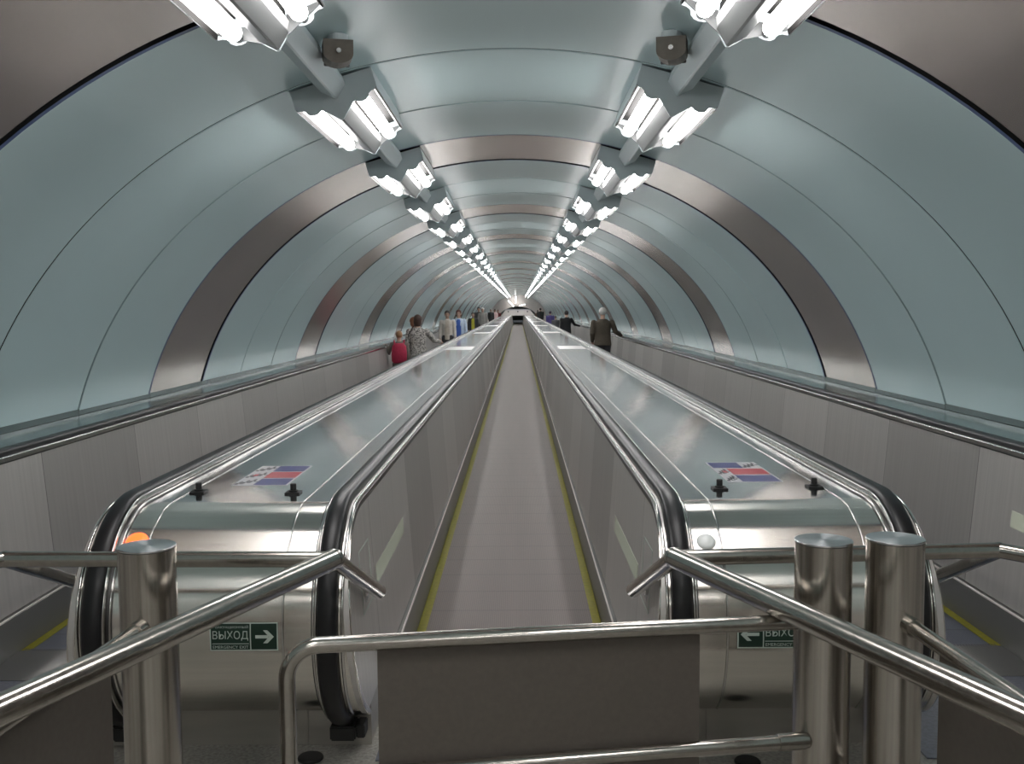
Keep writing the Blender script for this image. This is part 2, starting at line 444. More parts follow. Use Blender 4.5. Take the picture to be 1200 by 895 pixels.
# small beige box fittings between first and second lights
def fitting(side):
    sd = 'left' if side < 0 else 'right'
    x = side*.80; root = thing('ceiling_fitting', 'small beige box speaker beside the %s trunking near the first light' % sd, 'fitting', (x, 4.88, 3.045))
    bm = bmesh.new(); cyl(bm, (0, 0), .05, -.02, .012, 24); finish('mount', bm, M['fixture'], root)
    bm = bmesh.new(); n = 12; sec = [(-.055, -.02), (-.055, -.10)]+[(.0+.055*math.cos(PI+PI*i/n), -.10+.0*i) for i in range(0)]
    prof = [(-.07, -.02), (-.07, -.085)]+[(-.07*math.cos(PI*i/n), -.085-.045*math.sin(PI*i/n)) for i in range(1, n)]+[(.07, -.085), (.07, -.02)]
    a = [bm.verts.new((x_, -.055, z_)) for x_, z_ in prof]; b = [bm.verts.new((x_, .065, z_)) for x_, z_ in prof]
    bm.faces.new(a); bm.faces.new(b[::-1])
    for i in range(len(prof)): bm.faces.new((a[i], b[i], b[(i+1) % len(prof)], a[(i+1) % len(prof)]))
    o = finish('case', bm, M['fitting'], root); o.rotation_euler = (0, 0, -side*.25)
    bm = bmesh.new(); box(bm, -.062, .062, .066, .074, -.12, -.03, .003); o = finish('grille', bm, M['dsteel'], root); o.rotation_euler = (0, 0, -side*.25)
    bm = bmesh.new(); tube(bm, [(0, -.055, -.075), (0, -.07, -.075)], .012, 12); o = finish('knob', bm, M['chrome'], root); o.rotation_euler = (0, 0, -side*.25)
fitting(-1); fitting(1)

# ------------------------------------------------------------------ balustrades
CX = 1.075
PHI = 146
def side_poly(xt, xb, zt=.992, zb=.205, y_far=YEND):
    """side face outline as (y, z) with x interpolated between xb (bottom) and xt (top)"""
    pts = [(y_far, zb), (y_far, zt)]
    for i in range(29):
        ph = math.radians(PHI)*i/28; r = zt-ZC; pts.append((YC-r*math.sin(ph), ZC+r*math.cos(ph)))
    pts.append((3.95, zb))
    return [(xb+(xt-xb)*(z-zb)/(zt-zb), y, z) for y, z in pts]
def add_side(bm, s, xt, xb, thick):
    P = side_poly(xt, xb)
    a = [bm.verts.new((s*x, y, z)) for x, y, z in P]; b = [bm.verts.new((s*(x+thick), y, z)) for x, y, z in P]
    bm.faces.new(a); bm.faces.new(b[::-1]); n = len(P)
    for i in range(n): bm.faces.new((a[i], a[(i+1) % n], b[(i+1) % n], b[i]))
def rail_section(xc):
    """rubber handrail: flattened C section"""
    pts = []
    for i in range(17):
        a = PI*i/16; pts.append((xc-.036*math.cos(a), 1.004+.027*(math.sin(a)**.6 if 0 < i < 16 else 0)))
    pts += [(xc+.036, .992), (xc+.026, .986), (xc-.026, .986), (xc-.036, .992)]
    return pts
def handrail_group(root, s, xc, q, lane_off=.060):
    """q points from the deck towards the lane"""
    bm = bmesh.new(); sweep(bm, rail_section(xc), 166, s, steps=48)
    finish('handrail', bm, M['rubber'], root, smooth=50)
    bm = bmesh.new(); sweep(bm, [(xc-.062, .962), (xc-.062, .984), (xc+.062, .984), (xc+.062, .962)], PHI, s)
    finish('rail_guide', bm, M['dsteel'], root, smooth=40)
    for x, hw, zt in ((xc+q*lane_off, .006, .998), (xc-q*.0405, .004, 1.014)):
        bm = bmesh.new(); sweep(bm, halfround(x-hw, x+hw, .97, zt), PHI, s); finish('chrome_lip', bm, M['chrome'], root, smooth=50)
    bm = bmesh.new(); a, b = sorted((s*(xc-.050), s*(xc+.050))); box(bm, a, b, 3.79, 3.895, .062, .120, .006)
    finish('rail_inlet', bm, M['black'], root)
    bm = bmesh.new(); a, b = sorted((s*(xc+q*.051), s*(xc+q*.085))); box(bm, a, b, 3.81, 3.895, .066, .118, .004)
    finish('inlet_switch', bm, M['black'], root)
def island(s):
    sd = 'left' if s < 0 else 'right'
    root = thing('balustrade', 'wide steel balustrade island with rounded end, %s of the middle walkway' % sd, 'balustrade', (0, 0, 0))
    def w(a, b): return sorted((CX+a, CX+b))
    bm = bmesh.new(); sweep(bm, [(CX-.2615, .955), (CX-.2615, .98), (CX+.2615, .98), (CX+.2615, .955)], PHI, s)
    o = finish('deck_plate', bm, [M['deck'], M['drum']], root, smooth=40)
    for p in o.data.polygons:
        if p.center.y < YC+.001: p.material_index = 1
    for q in (-1, 1):
        bm = bmesh.new(); sweep(bm, halfround(CX+q*.266-.004, CX+q*.266+.004, .955, .9845, 4), PHI, s)
        finish('seam_trim', bm, M['chrome'], root, smooth=50)
        bm = bmesh.new(); a, b = sorted((CX+q*.2705, CX+q*(.357 if q > 0 else .372))); sweep(bm, [(a, .955), (a, .98), (b, .98), (b, .955)], PHI, s)
        o = finish('border_strip', bm, [M['strip'], M['drum']], root, smooth=40)
        for p in o.data.polygons:
            if p.center.y < YC+.001: p.material_index = 1
        bm = bmesh.new(); sweep(bm, halfround(CX+q*(.363 if q > 0 else .378)-.0045, CX+q*(.363 if q > 0 else .378)+.0045, .955, .990), PHI, s); finish('chrome_lip', bm, M['chrome'], root, smooth=50)
        handrail_group(root, s, CX+q*(.432 if q < 0 else .420), q, .052 if q < 0 else .060)
    for y0 in (18.6, 30.6, 42.8, 55.0, 67.0, 79.0, 91.0):      # added pale plates standing for bars of reflected lamp light
        bm = bmesh.new(); a, b = sorted((s*(CX-.25), s*(CX+.25))); box(bm, a, b, y0, y0+1.5, .9802, .982); finish('glint_plate', bm, M['glint'], root)
    # side panels
    bm = bmesh.new(); add_side(bm, s, CX-.486, CX-.541, .02); finish('side_panel', bm, M['side'], root, smooth=35)
    bm = bmesh.new(); add_side(bm, s, CX+.466, CX+.515, .02); finish('side_panel', bm, M['side'], root, smooth=35)
    # rounded rim of the newel outside the handrail
    for q in (-1, 1):
        bm = bmesh.new(); r0 = .430
        
        rings = []
        for i in range(33):
            ph = math.radians(PHI+8)*i/32; yy, zz = YC-r0*math.sin(ph), ZC+r0*math.cos(ph)
            f = (zz-.205)/(.992-.205); xo = CX+q*(.541+(.486-.541)*f)
            yi, zi = YC-(r0-.02)*math.sin(ph), ZC+(r0-.02)*math.cos(ph)
            rings.append([bm.verts.new((s*(CX+q*.470), yy, zz)), bm.verts.new((s*(xo-q*.004), yy, zz)), bm.verts.new((s*(xo+q*.004), YC-(r0-.004)*math.sin(ph), ZC+(r0-.004)*math.cos(ph))), bm.verts.new((s*(xo+q*.004), yi, zi)), bm.verts.new((s*(CX+q*.470), yi, zi))])
        for A, B in zip(rings, rings[1:]):
            for i in range(5): bm.faces.new((A[i], A[(i+1) % 5], B[(i+1) % 5], B[i]))
        bm.faces.new(rings[0]); bm.faces.new(rings[-1][::-1])
        finish('newel_rim', bm, M['drum'], root, smooth=40)
    # plinth
    bm = bmesh.new(); a, b = sorted((s*(CX-.530), s*(CX+.520))); c1, c2 = sorted((s*(CX-.262), s*(CX+.262)))
    lo, hi = a, b
    e = sorted((s*(CX-.275), s*(CX+.275)))
    for x0, x1, y in ((lo, e[0]-.001, 3.90), (e[0]+.001, e[1]-.001, 3.903), (e[1]+.001, hi, 3.90)):
        box(bm, x0, x1, y, 4.9, 0.0, .225, .002)
    finish('plinth', bm, M['plinth'], root)
    return root
isl = {s: island(s) for s in (-1, 1)}

def wall_balustrade(s):
    sd = 'left' if s < 0 else 'right'
    root = thing('balustrade', 'long steel balustrade with black handrail along the %s tunnel wall' % sd, 'balustrade')
    xc = 2.680
    handrail_group(root, s, xc, -1, .062)
    bm = bmesh.new(); add_side(bm, s, 2.622, 2.555, .02); finish('side_panel', bm, M['side'], root, smooth=35)
    bm = bmesh.new(); sweep(bm, [(2.737, .955), (2.737, 1.012), (3.028, 1.03), (3.028, .955)], PHI, s)
    o = finish('ledge', bm, M['ledge'], root, smooth=40)
    bm = bmesh.new(); a, b = sorted((s*2.56, s*3.028)); box(bm, a, b, 3.9, 4.9, 0, .22, .002); finish('plinth', bm, M['plinth'], root)
    return root
for s in (-1, 1): wall_balustrade(s)
# low angled upstand between ledge and vault foot
for side, s in (('left', -1), ('right', 1)):
    bm = bmesh.new(); a, b = sorted((s*3.0, s*3.04)); box(bm, a, b, 3.6, YF, 1.031, 1.07)
    struct(finish('trim_%d' % (1 if s < 0 else 2), bm, M['ledge']), 'narrow upstand at the foot of the vault')

# end lamps on the islands' newels (each faces a lane)
def newel_disc(s, x, ph, m, label, sc=1.0):
    r = .42; c = Vector((x, YC-r*math.sin(ph), ZC+r*math.cos(ph))); n = Vector((0, -math.sin(ph), math.cos(ph)))
    bm = bmesh.new()
    prof = [(.0, .012), (.018, .011), (.028, .008), (.033, .0), (.033, -.004)]
    u = Vector((1, 0, 0)); v = n.cross(u); N = 28; rings = []
    for rr, h in prof:
        if rr == 0: rings.append([bm.verts.new(c+n*h)])
        else: rings.append([bm.verts.new(c+n*h+(u*math.cos(2*PI*k/N)+v*math.sin(2*PI*k/N))*rr*sc) for k in range(N)])
    for A, B in zip(rings, rings[1:]):
        for k in range(N):
            if len(A) == 1: bm.faces.new((A[0], B[(k+1) % N], B[k]))
            else: bm.faces.new((A[k], A[(k+1) % N], B[(k+1) % N], B[k]))
    o = finish('indicator_lamp', bm, m, isl[s], smooth=60); o['label'] = label
newel_disc(-1, -1.388, rad(40), M['red'], 'glowing red indicator lamp', 1.3)
newel_disc(1, .755, rad(42), M['frost'], 'unlit pale indicator lamp', 1.1)

# ------------------------------------------------------------------ walkways
def walkway(x0, x1, label, bm_m, both=True):
    root = thing('moving_walkway', label, 'moving walkway', ((x0+x1)/2, 0, 0))
    hw = (x1-x0)/2
    bm = bmesh.new(); box(bm, -hw+.004, hw-.004, 5.02, YEND-.2, -.055, 0); finish('belt', bm, bm_m, root)
    for s in (-1, 1):
        bm = bmesh.new(); a, b = sorted((s*(hw-.052), s*(hw-.004))); box(bm, a, b, 5.02, YEND-.2, .0005, .0035); finish('edge_line', bm, M['yellow'], root)
        bm = bmesh.new(); a, b = sorted((s*hw, s*(hw+.016))); box(bm, a, b, 4.6, YEND, -.055, .19); a, b = sorted((s*(hw+.008), s*(hw+.030))); box(bm, a, b, 4.6, YEND, .19, .199); finish('skirt', bm, M['skirt'], root)
        bm = bmesh.new(); a, b = sorted((s*(hw+.0005), s*(hw+.0075))); box(bm, a, b, 4.6, YEND, .191, .202, .0015); finish('skirt_trim', bm, M['offwhite'], root)
    bm = bmesh.new(); box(bm, -hw+.004, hw-.004, 4.6, 5.02, .001, .006)
    for k in range(60): x = -hw+.02+k*(2*hw-.04)/60; box(bm, x, x+.006, 5.02, 5.05, .0008, .005)
    finish('comb_plate', bm, M['strip'], root)
    bm = bmesh.new(); box(bm, -hw-.0, hw+.0, 3.75, 4.598, .0, .005, .001); finish('landing_plate', bm, M['plate'], root)
    bm = bmesh.new(); box(bm, -hw+.004, hw-.004, YEND-.2, YEND+.6, .001, .008); finish('comb_plate', bm, M['chrome'], root)
    return root
walkway(-.510, .510, 'empty middle moving walkway with warm grey belt between yellow lines', M['belt'])
walkway(-2.530, -1.625, 'left moving walkway carrying the woman in a patterned coat', M['belt2'])
walkway(1.625, 2.530, 'right moving walkway carrying the white haired man', M['belt2'])

# ------------------------------------------------------------------ things on the islands
def sticker(s):
    sd = 'left' if s < 0 else 'right'
    x0, x1 = (-1.21, -.965) if s < 0 else (.975, 1.215)
    y0, y1 = (4.335, 4.875) if s < 0 else (4.345, 4.90)
    z = .9803; root = thing('instruction_sticker', 'white sticker with blue and red blocks on the %s deck' % sd, 'sticker', ((x0+x1)/2, (y0+y1)/2, z))
    W, Hh = (x1-x0)/2, (y1-y0)/2
    bm = bmesh.new(); box(bm, -W, W, -Hh, Hh, 0, .001); finish('sheet', bm, M['white'], root)
    rh = 2*Hh/3
    for r in range(3):
        ya = -Hh+r*rh+.012; yb = ya+rh-.022
        red = r == 1
        # word block on the right except the top row of the right-hand sticker
        left_block = (s > 0 and r == 2)
        if left_block: bx0, bx1, px0, px1 = -W+.008, .03, .04, W-.01
        else: bx0, bx1, px0, px1 = (-.03 if s < 0 else -.055), W-.008, -W+.01, (-.04 if s < 0 else -.065)
        bm = bmesh.new(); box(bm, bx0, bx1, ya, yb, .001, .0016); wb = finish('word_block', bm, M['redp'] if red else M['blue'], root)
        bm = bmesh.new()
        for k in range(5):
            yy = ya+.02+k*(yb-ya-.03)/5; box(bm, bx0+.012, bx1-.012-.02*((k*7+r) % 3), yy, yy+.010, .0016, .002)
        finish('small_print', bm, M['redlight'] if red else M['printlight'], wb)
        bm = bmesh.new()
        for k in range(3):      # tiny walking figures
            fx = px0+(k+.5)*(px1-px0)/3; fy = (ya+yb)/2+.03*(k-1)
            tube(bm, [(fx, fy+.035, .0017), (fx+.001, fy+.036, .0017)], .008, 8)
            box(bm, fx-.005, fx+.006, fy-.01, fy+.025, .001, .0018); box(bm, fx-.016, fx-.002, fy-.04, fy-.012, .001, .0018); box(bm, fx+.004, fx+.02, fy-.03, fy-.02, .001, .0018)
        for v in bm.verts: v.co.z = min(v.co.z, .0019); v.co.z = max(v.co.z, .001)
        finish('pictogram', bm, M['ink'], root)
    bm = bmesh.new(); box(bm, -W+.03, -W+.05, -.03, .02, .001, .0022); finish('pictogram', bm, M['redp'], root)
sticker(-1); sticker(1)
for x, y, lab in ((-1.302, 4.175, 'left peg on the left deck'), (-.893, 4.143, 'right peg on the left deck'), (.902, 4.182, 'left peg on the right deck'), (1.309, 4.208, 'right peg on the right deck')):
    t = thing('stop_peg', 'short black anti slide peg on a square base, '+lab, 'peg', (x, y, .9845 if False else .98), 0, 'black pegs on the decks')
    bm = bmesh.new(); box(bm, -.032, .032, -.032, .032, .0, .008, .002); finish('base_plate', bm, M['black'], t)
    bm = bmesh.new(); cyl(bm, (0, 0), .019, .008, .014, 20); cyl(bm, (0, 0), .013, .014, .042, 20, .002); finish('pin', bm, M['black'], t, smooth=40)

def text_bm(txt, size, cx, cy, width=None):
    cu = bpy.data.curves.new('lettering', 'FONT'); cu.body = txt; cu.size = size; cu.align_x = 'CENTER'; cu.align_y = 'CENTER'; cu.resolution_u = 3
    o = bpy.data.objects.new('lettering', cu); COL.objects.link(o)
    dg = bpy.context.evaluated_depsgraph_get(); me = bpy.data.meshes.new_from_object(o.evaluated_get(dg))
    bpy.data.objects.remove(o); bpy.data.curves.remove(cu)
    bm = bmesh.new(); bm.from_mesh(me); bpy.data.meshes.remove(me)
    if not bm.verts: return bm
    xs = [v.co.x for v in bm.verts]; ys = [v.co.y for v in bm.verts]
    w = max(xs)-min(xs); h = max(ys)-min(ys); mx, my = (max(xs)+min(xs))/2, (max(ys)+min(ys))/2
    for v in bm.verts:
        v.co.x = (v.co.x-mx)*((width/w) if width else 1)+cx; v.co.y = (v.co.y-my)*(size/h)+cy
    return bm
def on_drum(bm, x0, z0, lift, thick=0):
    """lay (x, y) drawing onto the front of the newel drum"""
    if thick:
        r = bmesh.ops.extrude_face_region(bm, geom=bm.faces[:]); top = {v for v in r['geom'] if isinstance(v, bmesh.types.BMVert)}
    else: top = set()
    for v in bm.verts:
        R_ = .42+lift+(thick if v in top else 0); z = z0+v.co.y; ph = math.asin((z-ZC)/R_)
        v.co = Vector((x0+v.co.x, YC-R_*math.cos(ph), z))
def rect(bm, x0, x1, y0, y1, nx=1, ny=6):
    g = [[bm.verts.new((x0+(x1-x0)*i/nx, y0+(y1-y0)*j/ny, 0)) for i in range(nx+1)] for j in range(ny+1)]
    for j in range(ny):
        for i in range(nx): bm.faces.new((g[j][i], g[j][i+1], g[j+1][i+1], g[j+1][i]))
def exit_sign(s):
    sd = 'left' if s < 0 else 'right'
    cx = -.950 if s < 0 else .968; cz = .564
    root = thing('exit_sign', 'green emergency exit sign with white arrow on the %s newel' % sd, 'exit sign', (0, 0, 0))
    W, Hh = .124, .052
    bm = bmesh.new(); rect(bm, -W, W, -Hh, Hh); on_drum(bm, cx, cz, .0005, .0015); board = finish('board', bm, M['green'], root)
    bm = bmesh.new(); b = .004
    rect(bm, -W, W, -Hh, -Hh+b, 1, 1); rect(bm, -W, W, Hh-b, Hh, 1, 1); rect(bm, -W, -W+b, -Hh, Hh); rect(bm, W-b, W, -Hh, Hh)
    dx = .024 if s < 0 else -.030
    rect(bm, dx-.002, dx+.002, -Hh, Hh)
    tx0, tx1 = (-W+.008, dx-.006) if s < 0 else (dx+.006, W-.008)
    rect(bm, tx0, tx1, -.027, -.0245, 1, 1)
    on_drum(bm, cx, cz, .0024); finish('border', bm, M['signwhite'], board)
    tc, tw = (tx0+tx1)/2, tx1-tx0-.004
    for name, txt, size, y in (('lettering', 'ЭВАКУАЦИОННЫЙ', .0125, .036), ('lettering', 'ВЫХОД', .036, .004), ('lettering', 'EMERGENCY EXIT', .0115, -.0385)):
        bm = text_bm(txt, size, tc, y, tw)
        if len(bm.verts): on_drum(bm, cx, cz, .0026); finish(name, bm, M['signwhite'], board)
    ac = (dx+W)/2 if s < 0 else (dx-W)/2; d = 1 if s < 0 else -1
    bm = bmesh.new()
    for P in ([(-.032, -.006), (.016, -.006), (.016, .006), (-.032, .006)], [(.036, 0), (.012, .024), (-.004, .024), (.018, 0)], [(.036, 0), (.018, 0), (-.004, -.024), (.012, -.024)]):
        bm.faces.new([bm.verts.new((ac+d*x, y, 0)) for x, y in P])
    on_drum(bm, cx, cz, .0026); finish('arrow', bm, M['signwhite'], board)
exit_sign(-1); exit_sign(1)

# marks on the side panels
def on_side(bm, s, xt, xb, lift):
    for v in bm.verts:
        y, z, t = v.co.x, v.co.y, v.co.z
        x = xb+(xt-xb)*(z-.205)/(.992-.205); v.co = Vector((s*(x-lift-t), y, z))
def slab(bm, y0, y1, z0, z1, t=.0012):
    r = bmesh.ops.create_cube(bm, size=1)
    for v in r['verts']: v.co = Vector(((y0+y1)/2+v.co.x*(y1-y0), (z0+z1)/2+v.co.y*(z1-z0), t/2+v.co.z*t))
for s in (-1, 1):
    sd = 'left' if s < 0 else 'right'
    bm = bmesh.new(); slab(bm, 4.22, 5.22, .568, .648); on_side(bm, s, CX-.486, CX-.541, .0006)
    tag(finish('safety_tape', bm, M['glow']), 'pale green strip on the lane side of the %s island' % sd, 'safety tape')
    t = thing('notice_sticker', 'clear square sticker with white outline near the %s newel' % sd, 'sticker')
    bm = bmesh.new(); y0, y1, z0, z1 = 3.84, 4.09, .550, .80
    for a in ((y0, y1, z0, z0+.004), (y0, y1, z1-.004, z1), (y0, y0+.005, z0, z1), (y1-.005, y1, z0, z1)): slab(bm, *a)
    on_side(bm, s, CX-.486, CX-.541, .0006); finish('outline', bm, M['signwhite'], t)
    bm = bmesh.new()
    for k in range(4): slab(bm, y0+.07+.03*k, y0+.078+.03*k, z0+.03, z0+.08+.02*(k % 2))
    on_side(bm, s, CX-.486, CX-.541, .0006); finish('marks', bm, M['white'], t)
bm = bmesh.new(); slab(bm, 4.15, 5.10, .605, .69); on_side(bm, 1, 2.622, 2.555, .0006)
tag(finish('safety_tape', bm, M['glow']), 'pale green strip on the right wall balustrade, cut by the frame edge', 'safety tape')

# ------------------------------------------------------------------ barriers in front
ZB = .932
def post(x, y, h, label, r=.078):
    t = thing('barrier_post', label, 'post', (x, y, 0), 0, 'round steel barrier posts')
    bm = bmesh.new(); cyl(bm, (0, 0), r, 0, h-.006, 64); finish('shaft', bm, M['post'], t, smooth=30)
    bm = bmesh.new(); cyl(bm, (0, 0), r+.001, h-.005, h+.002, 64, .0015); finish('cap', bm, M['cap'], t, smooth=30)
    bm = bmesh.new(); cyl(bm, (0, 0), r+.03, 0, .012, 48, .003); finish('floor_flange', bm, M['steel'], t, smooth=30)
    return t
PL = (-.989, 2.75); PR1 = (.904, 2.75); PR2 = (1.104, 2.75)
pl = post(*PL, 1.092, 'thick round steel post, the only one left of the middle barrier')
pr1 = post(*PR1, 1.098, 'round steel post at right end of the middle barrier, first of the pair')
pr2 = post(*PR2, 1.102, 'outer round steel post of the right pair, holding a thin branch tube')
EL = (-1.33, 1.1); ER = (1.36, 1.1)
post(*EL, 1.09, 'round steel post out of frame beside the viewer on the left')
post(*ER, 1.09, 'round steel post out of frame beside the viewer on the right')

def collar(bm, p, d, r, l=.035):
    p = Vector(p); d = Vector(d).normalized(); tube(bm, [p, p+d*l], r, 24)
def guard(s):
    sd = 'left' if s < 0 else 'right'
    root = thing('guard_rail', 'steel tube rail wrapping the %s newel with a long slanting arm' % sd, 'guard rail', (0, 0, 0))
    if s < 0:
        xi, yi = -.555, 3.22; xo, yo = -1.650, 3.245; far = (-1.275, 1.165); out = (-2.35, 2.45)
    else:
        xi, yi = .562, 3.215; xo, yo = 1.655, 3.29; far = (1.305, 1.165); out = (2.35, 2.45)
    z = ZB
    bm = bmesh.new(); tube(bm, [(xi, yi, z), (xo, yo, z)], .026, 24); finish('cross_tube', bm, M['steel'], root, smooth=40)
    bm = bmesh.new(); tube(bm, [(xi, yi, z), (far[0], far[1], .955)], .034, 28); finish('slanting_tube', bm, M['steel'], root, smooth=40)
    xe = s*.510; ye = 3.93; ze = .62
    bm = bmesh.new(); tube(bm, [(xi, yi, z), (xe, ye, ze)], .029, 24)
    bmesh.ops.create_icosphere(bm, subdivisions=3, radius=.0355, matrix=Matrix.Translation((xi, yi, z)))
    finish('return_tube', bm, M['steel'], root, smooth=40)
    bm = bmesh.new(); tube(bm, [(s*.520, ye-.03, ze+.018), (s*.560, ye-.03, ze+.018)], .011, 16); tube(bm, [(s*.552, ye-.03, ze+.018), (s*.566, ye-.03, ze+.018)], .03, 24)
    finish('wall_mount', bm, M['chrome'], root, smooth=40)
    xr = s*1.700; yr = 3.97
    bm = bmesh.new(); tube(bm, [(xo, yo, z), (xr, yr, .64)], .026, 24)
    bmesh.ops.create_icosphere(bm, subdivisions=3, radius=.028, matrix=Matrix.Translation((xo, yo, z)))
    finish('return_tube', bm, M['steel'], root, smooth=40)
    bm = bmesh.new(); tube(bm, [(s*1.695, yr-.03, .655), (s*1.575, yr-.03, .655)], .011, 16); finish('wall_mount', bm, M['chrome'], root, smooth=40)
    bm = bmesh.new(); tube(bm, [(xo, yo, z), (out[0], out[1], z), (out[0], out[1]-.0, z)][:2], .026, 24); finish('outer_tube', bm, M['steel'], root, smooth=40)
    bm = bmesh.new(); tube(bm, [(out[0], out[1], 0), (out[0], out[1], z+.024)], .024, 24); cyl(bm, out, .05, 0, .01, 32); finish('outer_leg', bm, M['steel'], root, smooth=40)
guard(-1); guard(1)

def side_gate(s):
    sd = 'left' if s < 0 else 'right'
    root = thing('side_barrier', 'thin steel tube with brown grey infill panel at the %s edge' % sd, 'barrier')
    if s < 0: a = Vector((-.985, 2.672, .88)); b = Vector((-1.275, 1.17, .775))
    else: a = Vector((1.118, 2.672, .88)); b = Vector((1.345, 1.18, .80))
    bm = bmesh.new(); tube(bm, [a, b], .021, 20); finish('top_tube', bm, M['steel'], root, smooth=40)
    bm = bmesh.new(); d = (b-a).normalized(); tube(bm, [a-d*.005, a+d*.03], .026, 20); finish('collar', bm, M['steel'], root, smooth=40)
    a2 = Vector((a.x, a.y, .43)); b2 = Vector((b.x, b.y, .40))
    bm = bmesh.new(); tube(bm, [a2, b2], .018, 20); finish('lower_tube', bm, M['steel'], root, smooth=40)
    dh = Vector((b.x-a.x, b.y-a.y, 0)).normalized(); off = Vector((-dh.y, dh.x, 0))*(-.028 if s < 0 else .028)
    if off.x*s < 0: off = -off
    p = a+d*.10; q = a+d*1.40
    bm = bmesh.new(); vs = []
    for w in (0, .01):
        o = off*(1+w*30) if w else off
        vs.append([bm.verts.new((p.x+o.x, p.y+o.y, .12)), bm.verts.new((q.x+o.x, q.y+o.y, .12)), bm.verts.new((q.x+o.x, q.y+o.y, q.z-.02)), bm.verts.new((p.x+o.x, p.y+o.y, p.z-.02))])
    bm.faces.new(vs[0]); bm.faces.new(vs[1][::-1])
    for i in range(4): bm.faces.new((vs[0][i], vs[0][(i+1) % 4], vs[1][(i+1) % 4], vs[1][i]))
    finish('infill_panel', bm, M['gate'], root)
side_gate(-1); side_gate(1)

# middle barrier
root = thing('barrier', 'steel tube barrier with brown grey panel closing the middle walkway', 'barrier')
la = Vector((-.548, 2.515, 0)); rb = Vector((.842, 2.70, 0)); zt = .883
d = (rb-la).normalized()
corner = Vector((la.x, la.y, zt)); e = Vector((rb.x, rb.y, .884))
bm = bmesh.new(); pts = [Vector((la.x, la.y, 0))]+arc_pts((la.x, la.y, 0), corner, e, .085, 12)+[e]; tube(bm, pts, .0215, 24)
finish('frame_tube', bm, M['steel'], root, smooth=40)
bm = bmesh.new(); cyl(bm, (la.x, la.y), .045, 0, .012, 32, .003); finish('foot', bm, M['steel'], root, smooth=40)
bm = bmesh.new(); l0 = Vector((la.x, la.y, .525)); l1 = Vector((.853, 2.70, .545)); tube(bm, [l0, l1], .0205, 24); finish('lower_tube', bm, M['steel'], root, smooth=40)
bm = bmesh.new(); tube(bm, [l1-d*.085, l1-d*.01], .0235, 24); finish('collar', bm, M['steel'], root, smooth=40)
nrm = Vector((-d.y, d.x, 0))
def bpt(x, off, z): k = (x-la.x)/d.x; return la+d*k+nrm*off+Vector((0, 0, z))
bm = bmesh.new(); vs = []
for off in (.026, .038): vs.append([bm.verts.new(bpt(-.318, off, .10)), bm.verts.new(bpt(.553, off, .10)), bm.verts.new(bpt(.553, off, .888)), bm.verts.new(bpt(-.318, off, .888))])
bm.faces.new(vs[0]); bm.faces.new(vs[1][::-1])
for i in range(4): bm.faces.new((vs[0][i], vs[0][(i+1) % 4], vs[1][(i+1) % 4], vs[1][i]))
finish('infill_panel', bm, M['gate'], root)
bm = bmesh.new()
for x in (-.2, .42):
    for z in (.880, .535): tube(bm, [bpt(x, .0, z), bpt(x, .03, z)], .008, 12)
finish('bracket', bm, M['steel'], root)

for x, y, lab in ((-.765, 3.77, 'small round black cap on floor before the left newel'), (.925, 3.72, 'small round black cap on floor before the right newel')):
    bm = bmesh.new(); cyl(bm, (0, 0), .05, 0, .014, 32, .004); tag(finish('floor_cap', bm, M['black'], None, (x, y, 0), smooth=40), lab, 'floor cap')

# ------------------------------------------------------------------ people
def ellip(bm, c, r, seg=20, rot=None):
    mtx = Matrix.Translation(c)
    if rot is not None: mtx = mtx @ rot
    mtx = mtx @ Matrix.Diagonal((*r, 1)); bmesh.ops.create_uvsphere(bm, u_segments=seg, v_segments=seg//2+2, radius=1, matrix=mtx)
def limb(bm, pts, rs, n=14):
    """tapering limb with rounded ends"""
    pts = [Vector(p) for p in pts]; P = []; R = []
    for (p, r), (q, s) in zip(zip(pts, rs), zip(pts[1:], rs[1:])):
        for i in range(4): t = i/4; P.append(p.lerp(q, t)); R.append(r+(s-r)*t)
    P.append(pts[-1]); R.append(rs[-1])
    tube(bm, P, R, n)
    for p, r in zip(pts, rs): bmesh.ops.create_icosphere(bm, subdivisions=2, radius=r*.99, matrix=Matrix.Translation(p))
def rings(bm, R, n=24):
    """R: list of (z, cx, cy, rx, ry)"""
    L = [[bm.verts.new((cx+rx*math.copysign(abs(math.cos(2*PI*k/n))**.85, math.cos(2*PI*k/n)), cy+ry*math.sin(2*PI*k/n), z)) for k in range(n)] for z, cx, cy, rx, ry in R]
    for A, B in zip(L, L[1:]):
        for k in range(n): bm.faces.new((A[k], A[(k+1) % n], B[(k+1) % n], B[k]))
    bm.faces.new(L[0][::-1]); bm.faces.new(L[-1])
def fuse(name, bm, m, parent, vox=.012, it=3):
    """melt overlapping volumes into one continuous skin"""
    bmesh.ops.recalc_face_normals(bm, faces=bm.faces)
    me = bpy.data.meshes.new(name); bm.to_mesh(me); bm.free()
    o = bpy.data.objects.new(name, me); COL.objects.link(o)
    r = o.modifiers.new('r', 'REMESH'); r.mode = 'VOXEL'; r.voxel_size = vox; r.use_smooth_shade = True
    sm = o.modifiers.new('s', 'SMOOTH'); sm.factor = .5; sm.iterations = it
    dg = bpy.context.evaluated_depsgraph_get(); me2 = bpy.data.meshes.new_from_object(o.evaluated_get(dg)); me2.name = name
    bpy.data.objects.remove(o)
    for p in me2.polygons: p.use_smooth = True
    return link(name, me2, m, parent)
CM = {}
def cm(col, rough=.8):
    k = (col, rough)
    if k not in CM: CM[k] = noisy(mat('cloth %.2f %.2f %.2f' % col, col, 0, rough), (30, 30, 30), 3, .12)
    return CM[k]
